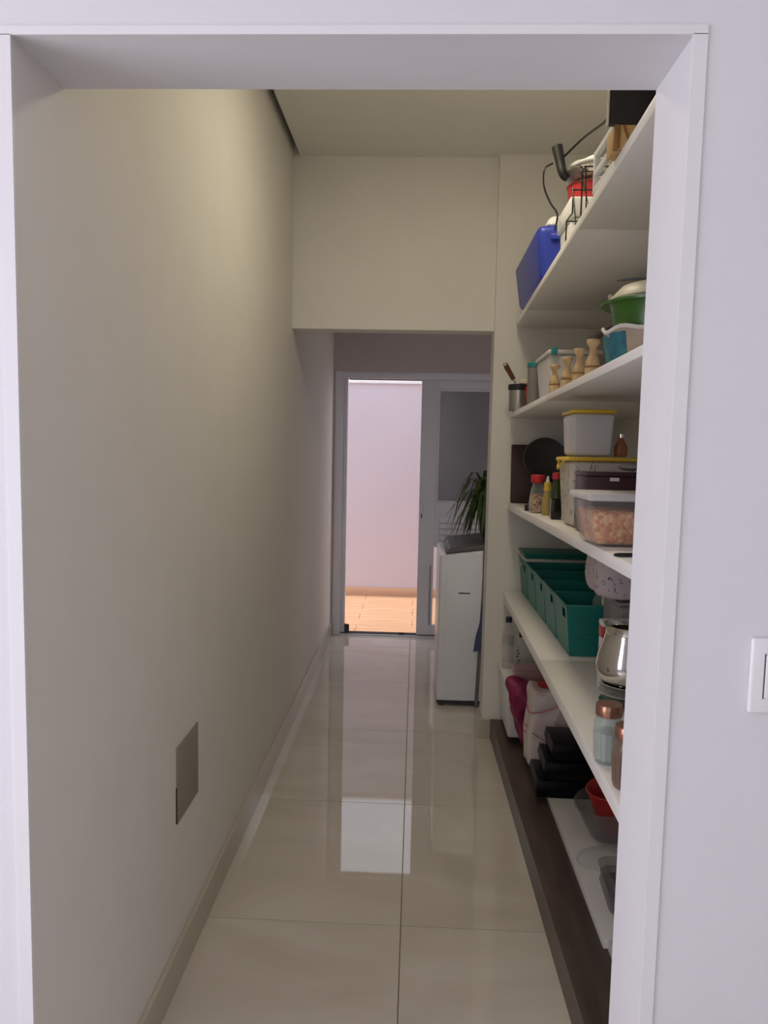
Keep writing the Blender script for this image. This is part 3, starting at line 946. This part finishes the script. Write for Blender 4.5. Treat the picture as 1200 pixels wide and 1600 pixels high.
# ------------------------------------------------------------------ fourth shelf
def basket(name, label, loc):
    t = thing(name, label, 'basket', loc, group='teal baskets in a row')
    H_ = 0.178
    a0, a1, b0, b1, w_ = 0.128, 0.146, 0.113, 0.1195, 0.003

    def P(face, u, v, off):
        """point on a leaning side: u 0..1 along, v 0..1 up, off inwards"""
        a = a0 + (a1 - a0) * v - off
        bb = b0 + (b1 - b0) * v - off
        z = H_ * v
        s = 2 * u - 1
        return {'f': (-a, bb * s, z), 'b': (a, bb * s, z), 'n': (a * s, -bb, z), 'r': (a * s, bb, z)}[face]

    def panel(q, face, u0, u1, v0, v1):
        q.hexa([P(face, u0, v0, 0), P(face, u1, v0, 0), P(face, u1, v1, 0), P(face, u0, v1, 0)],
               [P(face, u0, v0, w_), P(face, u1, v0, w_), P(face, u1, v1, w_), P(face, u0, v1, w_)])
    q = B()
    hu0, hu1, hv0, hv1 = 0.14, 0.36, 0.70, 0.88
    for f_ in ('f', 'b'):
        panel(q, f_, 0, hu0, 0, 1)
        panel(q, f_, hu1, 1, 0, 1)
        panel(q, f_, hu0, hu1, 0, hv0)
        panel(q, f_, hu0, hu1, hv1, 1)
    for f_ in ('n', 'r'):
        panel(q, f_, 0, 1, 0, 1)
    q.out('walls', 'teal', t, smooth=False)
    B().box(-a0 + .001, a0 - .001, -b0 + .001, b0 - .001, 0, 0.004).out('bottom', 'teal', t)
    q = B()
    e = 0.0035
    q.box(-a1 - e, a1 + e, -b1 - e * .4, -b1 + w_, H_ - 0.006, H_ + 0.002, 0.001)
    q.box(-a1 - e, a1 + e, b1 - w_, b1 + e * .4, H_ - 0.006, H_ + 0.002, 0.001)
    q.box(-a1 - e, -a1 + w_, -b1, b1, H_ - 0.006, H_ + 0.002, 0.001)
    q.box(a1 - w_, a1 + e, -b1, b1, H_ - 0.006, H_ + 0.002, 0.001)
    q.out('rim', 'teal', t)
    # raised ribs of the pressed weave on the near end
    q = B()
    for i in range(7):
        u = 0.10 + 0.8 * i / 6
        p0, p1 = Vector(P('n', u, 0.30, 0)), Vector(P('n', u, 0.80, 0))
        q.tube([p0, p1], 0.0012, 5)
    for i in range(5):
        v = 0.34 + 0.42 * i / 4
        q.tube([P('n', 0.08, v, 0), P('n', 0.92, v, 0)], 0.0012, 5)
    q.out('weave_ribs', 'teal', t)
    return t


ys = [2.712 + 0.2435 * i for i in range(5)]
bl = ['nearest teal plastic basket of the row', 'second teal basket from the near end of the row', 'middle teal basket of the row of five',
      'fourth teal basket from the near end of the row', 'farthest teal basket, under the green tray']
bk = basket('storage_basket', bl[0], (0.668, ys[0], top(4, ys[0]) + 0.002))
for i in range(1, 5):
    dup(bk, (0.668, ys[i], top(4, ys[i]) + 0.002), bl[i])
B().box(-0.149, -0.1475, 0.02, 0.055, 0.135, 0.152).out('paper_tag', 'paper', [o for o in C.objects if o.get('label') == bl[4]][0])
zl = top(4, ys[4]) + 0.002 + 0.1805
t = thing('paper_sheet', 'white paper sheet lying across the farthest teal basket', 'paper', (0.675, 3.69, zl))
B().box(-0.155, 0.155, -0.112, 0.10, 0, 0.012, 0.002).out('sheet', 'paper', t)
t = thing('plastic_tray', 'dark green plastic tray lying on the white paper sheet', 'tray', (0.672, 3.695, zl + 0.0125))
B().taper(0, 0, 0, 0.024, 0.145, 0.095, 0.158, 0.108, 0.004).out('body', 'teal', t)
# contents of the two nearest baskets
y = ys[0]
t = thing('clear_bag', 'crumpled clear plastic bag bulging out of the nearest teal basket', 'bag', (0.715, y + 0.03, top(4, y) + 0.008))
B().blob((0, 0, 0.105), 0.062, 0.058, 0.10, 2.6, 0.012, 4, 21).out('film', 'clear', t)
t = thing('white_bottle', 'white bottle neck sticking up from the nearest teal basket', 'bottle', (0.668, y - 0.065, top(4, y) + 0.0065))
B().lathe([(0, 0), (0.024, 0), (0.026, 0.004), (0.026, 0.12), (0.013, 0.150), (0.013, 0.172), (0.015, 0.174), (0.015, 0.205), (0, 0.206)], 22).out('body', 'white', t)

t = thing('storage_box', 'grey storage box behind the steel pitcher', 'box', (0.765, 2.42, top(4, 2.42) + 0.002))
B().taper(0, 0, 0, 0.235, 0.135, 0.095, 0.140, 0.102, 0.012).out('body', 'greybox', t)
B().taper(0, 0, 0.235, 0.246, 0.146, 0.108, 0.144, 0.106, 0.004).out('lid', 'greybox', t)
t = thing('floral_bag', 'pale pink cloth bag printed with dark flowers on the grey box', 'bag', (0.715, 2.41, top(4, 2.42) + 0.254))
B().blob((0, 0, 0.074), 0.158, 0.105, 0.074, 6.5, 0.003, 5, 5).out('cloth', 'cloth', t)

yp = 2.10
zb = top(4, yp) + 0.001
pl = [('teal', 'lowest dish under the steel pitcher, a teal plate'), ('greenglass', 'pale green glass plate lying on the teal plate'), ('steel', 'shiny steel plate in the middle of the plate stack'),
      ('greenglass', 'pale green glass plate just below the topmost steel plate'), ('steel', 'topmost steel plate right under the steel pitcher')]
for i, (mt_, lb) in enumerate(pl):
    t = thing('plate', lb, 'plate', (0.600 + 0.003 * math.sin(i * 2), yp + 0.003 * math.cos(i * 2), zb + 0.0125 * i + (0.004 if i else 0)), group='plates stacked under the pitcher')
    B().lathe([(0, 0), (0.045, 0), (0.075 - 0.003 * (i % 2), 0.010), (0.0755, 0.012), (0.044, 0.004), (0, 0.004)], 32).out('body', mt_, t)
zp = zb + 0.0125 * 4 + 0.004 + 0.007
t = thing('steel_pitcher', 'polished steel pitcher standing on stacked plates', 'pitcher', (0.603, yp, zp), (0, 0, 0.4))
B().lathe([(0, 0), (0.056, 0), (0.076, 0.010), (0.089, 0.034), (0.0915, 0.052), (0.087, 0.082), (0.074, 0.122), (0.069, 0.142), (0.070, 0.158), (0.074, 0.166), (0.0725, 0.167), (0.0675, 0.158), (0.066, 0.142), (0.071, 0.122), (0.084, 0.082), (0.088, 0.052), (0.072, 0.013), (0, 0.006)], 44).out('body', 'steel', t)
b = B()
b.tube(arc([(0.072, 0.0, 0.150), (0.108, 0, 0.145), (0.120, 0, 0.11), (0.110, 0, 0.065), (0.089, 0, 0.048)]), 0.006)
b.out('handle', 'steel', t)
b = B()
b.hexa([(-0.062, -0.022, 0.138), (-0.062, 0.022, 0.138), (-0.070, 0.001, 0.137), (-0.070, -0.001, 0.137)], [(-0.066, -0.022, 0.167), (-0.066, 0.022, 0.167), (-0.086, 0.002, 0.170), (-0.086, -0.002, 0.170)])
b.out('spout', 'steel', t)
t = thing('sugar_packet', 'red and white paper packet behind the steel pitcher', 'packet', (0.612, 2.255, top(4, 2.255) + 0.001))
B().box(-0.055, 0.05, -0.022, 0.022, 0, 0.155, 0.005).out('packet', 'paper', t)
B().box(-0.056, 0.051, -0.023, 0.023, 0.155, 0.188, 0.004).out('red_band', 'redpot', t)
B().box(-0.056, 0.051, -0.023, 0.023, 0.188, 0.205, 0.004).out('top_fold', 'paper', t)
B().box(-0.0556, -0.053, -0.012, 0.008, 0.06, 0.12).out('print_block', 'ink', t)


def jar(label, loc, s, content, gm='greenglass'):
    t = thing('glass_jar', label, 'jar', loc, group='glass jars with copper lids')
    R_ = 0.0325 * s
    q = B().lathe([(0, 0), (R_ * .86, 0), (R_ * .92, 0.004), (R_, 0.078 * s), (R_ * .98, 0.092 * s), (R_ * .80, 0.103 * s), (R_ * .78, 0.112 * s), (R_ * .72, 0.112 * s), (R_ * .74, 0.102 * s), (R_ * .92, 0.091 * s), (R_ * .93, 0.078 * s), (R_ * .84, 0.008), (0, 0.007)], 32)
    q.out('glass', gm, t)
    B().lathe([(0, 0.0075), (R_ * .82, 0.0085), (R_ * .90, 0.070 * s), (0, 0.071 * s)], 28).out('contents', content, t)
    B().lathe([(0, 0.108 * s), (R_ * .90, 0.108 * s), (R_ * .92, 0.111 * s), (R_ * .92, 0.130 * s), (R_ * .86, 0.134 * s), (0, 0.134 * s)], 32).out('lid', 'copper', t)
    q = B()
    for i in range(16):
        a = 2 * PI * i / 16
        q.tube([(R_ * .925 * math.cos(a), R_ * .925 * math.sin(a), 0.008), (R_ * .995 * math.cos(a), R_ * .995 * math.sin(a), 0.07 * s)], 0.0013, 5)
    q.out('flutes', gm, t)
    return t


jar('fluted glass jar of white sugar with a copper lid', (0.449, 1.705, top(4, 1.705) + 0.001), 1.0, 'sugar')
jar('fluted glass jar of brown spice with a copper lid, nearest the opening', (0.458, 1.575, top(4, 1.575) + 0.001), 0.98, 'spice', 'brownglass')

# ------------------------------------------------------------------ lowest shelf
z5 = 0.1305
t = thing('white_bin', 'white plastic bin at the pier end of the lowest shelf', 'bin', (0.606, 3.635, z5))
B().taper(0, 0, 0, 0.262, 0.150, 0.150, 0.168, 0.165, 0.014).out('body', 'white', t)
B().taper(0, 0, 0.262, 0.272, 0.172, 0.169, 0.172, 0.169, 0.004).out('lid', 'white', t)
zt = z5 + 0.2725
prof = [(0, 0), (0.024, 0), (0.0275, 0.006), (0.0275, 0.07), (0.025, 0.085), (0.0275, 0.10), (0.0285, 0.16), (0.026, 0.185), (0.013, 0.215), (0.012, 0.228), (0, 0.228)]
t = thing('water_bottle', 'clear plastic bottle with a navy cap on the white bin', 'bottle', (0.470, 3.70, zt))
B().lathe(prof, 28).out('body', 'clear', t)
B().lathe([(0, 0.228), (0.0155, 0.228), (0.0155, 0.250), (0.013, 0.253), (0, 0.253)], 20).out('cap', 'navy', t)
B().lathe([(0.0279, 0.108), (0.0292, 0.158), (0.0296, 0.158), (0.0283, 0.108)], 28, close=False).out('label_band', 'clear', t)
t = thing('cleaner_bottle', 'shorter clear bottle with dark cap and black print on the white bin', 'bottle', (0.528, 3.615, zt))
B().lathe([(r * 1.1, z * 0.78) for r, z in prof], 28).out('body', 'clear', t)
B().lathe([(0, 0.178), (0.017, 0.178), (0.017, 0.197), (0.014, 0.20), (0, 0.20)], 20).out('cap', 'black', t)
q = B()
for i, (dz, a_) in enumerate(((0.05, 3.7), (0.066, 3.9), (0.082, 3.6), (0.098, 3.85), (0.112, 3.7))):
    q.hexa([(0.0312 * math.cos(a_ + d), 0.0312 * math.sin(a_ + d), dz + e) for d, e in ((0, 0), (0.35, 0.002), (0.35, 0.008), (0, 0.006))],
           [(0.0325 * math.cos(a_ + d), 0.0325 * math.sin(a_ + d), dz + e) for d, e in ((0, 0), (0.35, 0.002), (0.35, 0.008), (0, 0.006))])
q.out('print_marks', 'ink', t)
t = thing('pink_container', 'pinkish clear lunch container on the front of the white bin', 'container', (0.548, 3.515, zt))
B().taper(0, 0, 0, 0.055, 0.066, 0.040, 0.076, 0.046, 0.010).out('body', 'pinkclear', t)
B().taper(0, 0, 0.055, 0.064, 0.080, 0.049, 0.079, 0.048, 0.004).out('lid', 'pinkclear', t)


def mshape(p):
    k = (p.z + 0.14) / 0.28
    s = 0.22 + 0.78 * max(0, min(1, k)) ** 0.8
    return Vector((p.x * s + 0.030 * (1 - k), p.y * (0.5 + 0.5 * k), p.z))


t = thing('magenta_bag', 'crumpled magenta bag pushed against the white bin', 'bag', (0.502, 3.395, z5 + 0.004))
B().blob((0, 0, 0.155), 0.088, 0.06, 0.155, 3.0, 0.012, 5, 12, mshape).out('film', 'magenta', t)
t = thing('carrier_bag', 'full white carrier bag with pink print between magenta bag and black cases', 'bag', (0.620, 3.215, z5 + 0.006))


def bagshape(p):
    k = (p.z + 0.18) / 0.36
    s_ = 1.0 - 0.10 * k
    cr = 0.010 * abs(math.sin(p.y * 46 + p.z * 9)) + 0.008 * abs(math.sin(p.x * 38 - p.z * 14 + 1))
    return Vector((p.x * s_ * (1 - cr * 4), p.y * s_ * (1 - cr * 5), p.z - (0.03 * abs(math.sin(p.x * 22)) if k > 0.9 else 0)))


B().blob((0, 0, 0.18), 0.130, 0.090, 0.18, 14.0, 0.0028, 6, 31, bagshape).out('film', 'bag', t)
for (sx, z0_, z1_) in ((-0.03, 0.30, 0.27), (0.0, 0.20, 0.12), (0.03, 0.16, 0.07)):
    q = B()
    q.tube(arc([(-0.132, -0.03 + sx, z0_ - 0.02), (-0.09 + sx, -0.096, z0_ - 0.05), (0.0 + sx, -0.097, z1_), (0.05 + sx, -0.094, z1_ + 0.06)]), 0.003, 6)
    q.out('pink_stripe', 'pinkp', t)
q = B().lathe([(0, 0), (0.040, 0), (0.043, 0.004), (0.043, 0.018), (0, 0.020)], 28, c=(-0.035, 0.01, 0.334))
q.out('red_lid', 'redpot', t)
t = thing('yellow_packet', 'yellow packet poking out behind the white carrier bag', 'packet', (0.640, 3.330, z5 + 0.002))
B().taper(0, 0, 0, 0.385, 0.032, 0.012, 0.028, 0.008, 0.003).out('packet', 'yellow', t)

cases = [('lowest black case of the stack beside the white bag', 0.612, 2.990, 0.0, 0.115, 0.105, 0.070),
         ('middle black case of the stack beside the white bag', 0.642, 2.985, 0.0715, 0.115, 0.100, 0.070),
         ('topmost black case of the stack beside the white bag', 0.668, 2.990, 0.143, 0.115, 0.095, 0.072)]
for lb, x, y, z, a, bb, h in cases:
    t = thing('black_case', lb, 'case', (x, y, z5 + z), (0, 0, random.uniform(-.03, .03)), group='stacked black cases')
    B().taper(0, 0, 0, h * .48, a - .008, bb - .006, a, bb, 0.003).out('tray', 'blackbox', t)
    B().taper(0, 0, h * .5, h, a + .002, bb + .002, a - .004, bb - .004, 0.003).out('lid', 'blackbox', t)

t = thing('clear_bowl', 'smoky clear plastic bowl holding a red bowl', 'bowl', (0.735, 2.60, z5 + 0.024), (0.0, -0.20, 0.0))
B().lathe([(0, 0), (0.075, 0), (0.098, 0.012), (0.128, 0.12), (0.134, 0.123), (0.130, 0.126), (0.124, 0.120), (0.094, 0.016), (0, 0.005)], 48).out('body', 'smoke', t)
t = thing('red_bowl', 'red plastic bowl standing inside the smoky clear bowl', 'bowl', (0.742, 2.60, z5 + 0.034), (0.0, -0.14, 0))
B().lathe([(0, 0), (0.055, 0), (0.072, 0.010), (0.098, 0.150), (0.103, 0.152), (0.100, 0.156), (0.094, 0.150), (0.068, 0.014), (0, 0.006)], 40).out('body', 'redpot', t)
t = thing('dome_cover', 'clear oval dome cover lying in front of the smoky bowl', 'cover', (0.640, 2.455, z5 + 0.001), (0, 0, 0.5))
B().lathe([(0.062, 0), (0.066, 0.002), (0.064, 0.010), (0.050, 0.020), (0, 0.024)], 36, close=False, sx=1.25).out('dome', 'clear', t)

for i, (lb, x, y) in enumerate((('lowest clear glass dish of the stack on the bottom shelf', 0.688, 2.170), ('middle clear glass dish of the stack on the bottom shelf', 0.692, 2.165), ('topmost clear glass dish of the stack on the bottom shelf', 0.690, 2.172))):
    z = z5 + 0.001 + 0.0275 * i
    t = thing('glass_dish', lb, 'dish', (x, y, z), (0, 0, 0.06 * (i - 1)), group='stacked glass dishes')
    q = B()
    r0, r1 = [], []

    def rr(a, b_, rad, z, n=5):
        o = []
        for cx, cy, s in ((a - rad, b_ - rad, 0), (-a + rad, b_ - rad, 1), (-a + rad, -b_ + rad, 2), (a - rad, -b_ + rad, 3)):
            for k in range(n + 1):
                an = PI / 2 * (s + k / n)
                o.append((cx + rad * math.cos(an), cy + rad * math.sin(an), z))
        return o
    rings = [rr(0.070, 0.080, 0.03, 0.0), rr(0.082, 0.092, 0.035, 0.008), rr(0.092, 0.102, 0.04, 0.045), rr(0.105, 0.115, 0.04, 0.050), rr(0.105, 0.115, 0.04, 0.054), rr(0.089, 0.099, 0.04, 0.052), rr(0.079, 0.089, 0.035, 0.014), rr(0.067, 0.077, 0.03, 0.006)]
    vs = [[q.bm.verts.new(p) for p in rg] for rg in rings]
    for p_, q_ in zip(vs, vs[1:]):
        for k in range(len(p_)):
            j = (k + 1) % len(p_)
            q.bm.faces.new((p_[k], p_[j], q_[j], q_[k]))
    q.bm.faces.new(vs[0][::-1])
    q.bm.faces.new(vs[-1])
    q.out('body', 'smoke', t)

# ------------------------------------------------------------------ laundry
t = thing('washing_machine', 'white top-loading washing machine seen from its side beyond the pier', 'washing machine', (0.145, 4.26, 0))
x1 = 0.66
b = B()
v = b.hexa([(0.0, 0, 0.03), (x1, 0, 0.03), (x1, 0.58, 0.03), (0.0, 0.58, 0.03)], [(0.0, 0, 0.865), (x1, 0, 0.955), (x1, 0.58, 0.955), (0.0, 0.58, 0.865)])
b.bevel(v, 0.016, 3)
bd = b.out('cabinet', 'enamel', t)
b = B()
b.box(0.045, 0.44, -0.003, 0.002, 0.06, 0.775, 0.002)
b.out('side_panel', 'enamel', bd)
B().box(0.110, 0.175, -0.0045, -0.002, 0.652, 0.660, 0.001).out('grip_slot', 'gdark', bd)
B().box(0.163, 0.171, -0.0045, -0.002, 0.630, 0.638, 0.001).out('screw_cover', 'white', bd)
b = B()
v = b.hexa([(0.03, 0.012, 0.872), (x1 - 0.02, 0.012, 0.958), (x1 - 0.02, 0.568, 0.958), (0.03, 0.568, 0.872)], [(0.055, 0.018, 0.905), (x1 - 0.02, 0.018, 0.992), (x1 - 0.02, 0.562, 0.992), (0.055, 0.562, 0.905)])
b.bevel(v, 0.008, 2)
b.out('lid', 'gdark', t)
B().box(0.005, x1, 0.006, 0.014, 0.018, 0.034).out('base_skirt', 'black', t)
for fx in (0.03, x1 - 0.05):
    for fy in (0.03, 0.53):
        B().lathe([(0, 0), (0.018, 0), (0.018, 0.012), (0.010, 0.016), (0.010, 0.034), (0, 0.034)], 16, c=(fx, fy, 0)).out('foot', 'gdark', t)
b = B()
b.tube(arc([(0.392, 4.238, 0.93), (0.394, 4.236, 0.74), (0.385, 4.236, 0.45), (0.377, 4.236, 0.20), (0.370, 4.236, 0.012)]), 0.0105, 10)
tag(b.out('drain_hose', 'hose'), 'grey drain hose hanging down beside the washing machine', 'hose')
b = B()
poly = [(0.404, 0.72), (0.388, 0.62), (0.374, 0.50), (0.356, 0.42), (0.344, 0.335), (0.370, 0.340), (0.385, 0.35), (0.404, 0.37)]
b.hexa([(x, 4.212, z) for x, z in poly], [(x, 4.222, z) for x, z in poly])
bmesh.ops.subdivide_edges(b.bm, edges=b.bm.edges[:], cuts=2, use_grid_fill=True)
for v in b.bm.verts:
    v.co.y += 0.006 * math.sin(v.co.x * 170 + v.co.z * 9)
tag(b.out('cleaning_cloth', 'bluecloth'), 'blue grey cloth hanging in front of the drain hose', 'cloth')

# potted plant on the washing machine
px, py, pz = 0.446, 4.50, 0.953
t = thing('potted_plant', 'dark green strappy plant in a black pot on the washing machine', 'plant', (px, py, pz), (0, -0.135 * 0, 0))
B().lathe([(0, 0), (0.058, 0), (0.062, 0.006), (0.082, 0.15), (0.086, 0.152), (0.086, 0.166), (0.078, 0.166), (0.076, 0.14), (0, 0.138)], 28).out('pot', 'black', t)
rnd = random.Random(9)
for i in range(105):
    a = rnd.uniform(0, 2 * PI)
    L_ = rnd.uniform(0.12, 0.27)
    ri = rnd.uniform(0.10, 0.26)
    dr_ = rnd.uniform(0.10, 0.36)
    d = Vector((math.cos(a), math.sin(a), 0))
    s = Vector((-math.sin(a), math.cos(a), 0))
    pts = []
    for k in range(7):
        f_ = k / 6
        pts.append(Vector((0, 0, 0.145)) + d * (0.02 + L_ * f_) + Vector((0, 0, ri * math.sin(f_ * PI * 0.75) * 1.1 - dr_ * f_ ** 2.2)))
    for p in pts:
        p.z = max(p.z, 0.014 + 0.155 * p.x)
    q = B()
    wd = [0.007, 0.011, 0.013, 0.013, 0.011, 0.007, 0.001]
    lo = [[q.bm.verts.new(p + s * w_), q.bm.verts.new(p - Vector((0, 0, 0.003))), q.bm.verts.new(p - s * w_), q.bm.verts.new(p + Vector((0, 0, 0.0)))] for p, w_ in zip(pts, wd)]
    for p_, q_ in zip(lo, lo[1:]):
        for k in range(4):
            j = (k + 1) % 4
            q.bm.faces.new((p_[k], p_[j], q_[j], q_[k]))
    q.bm.faces.new(lo[0][::-1])
    q.bm.faces.new(lo[-1])
    q.out('leaf', 'leaf', t)
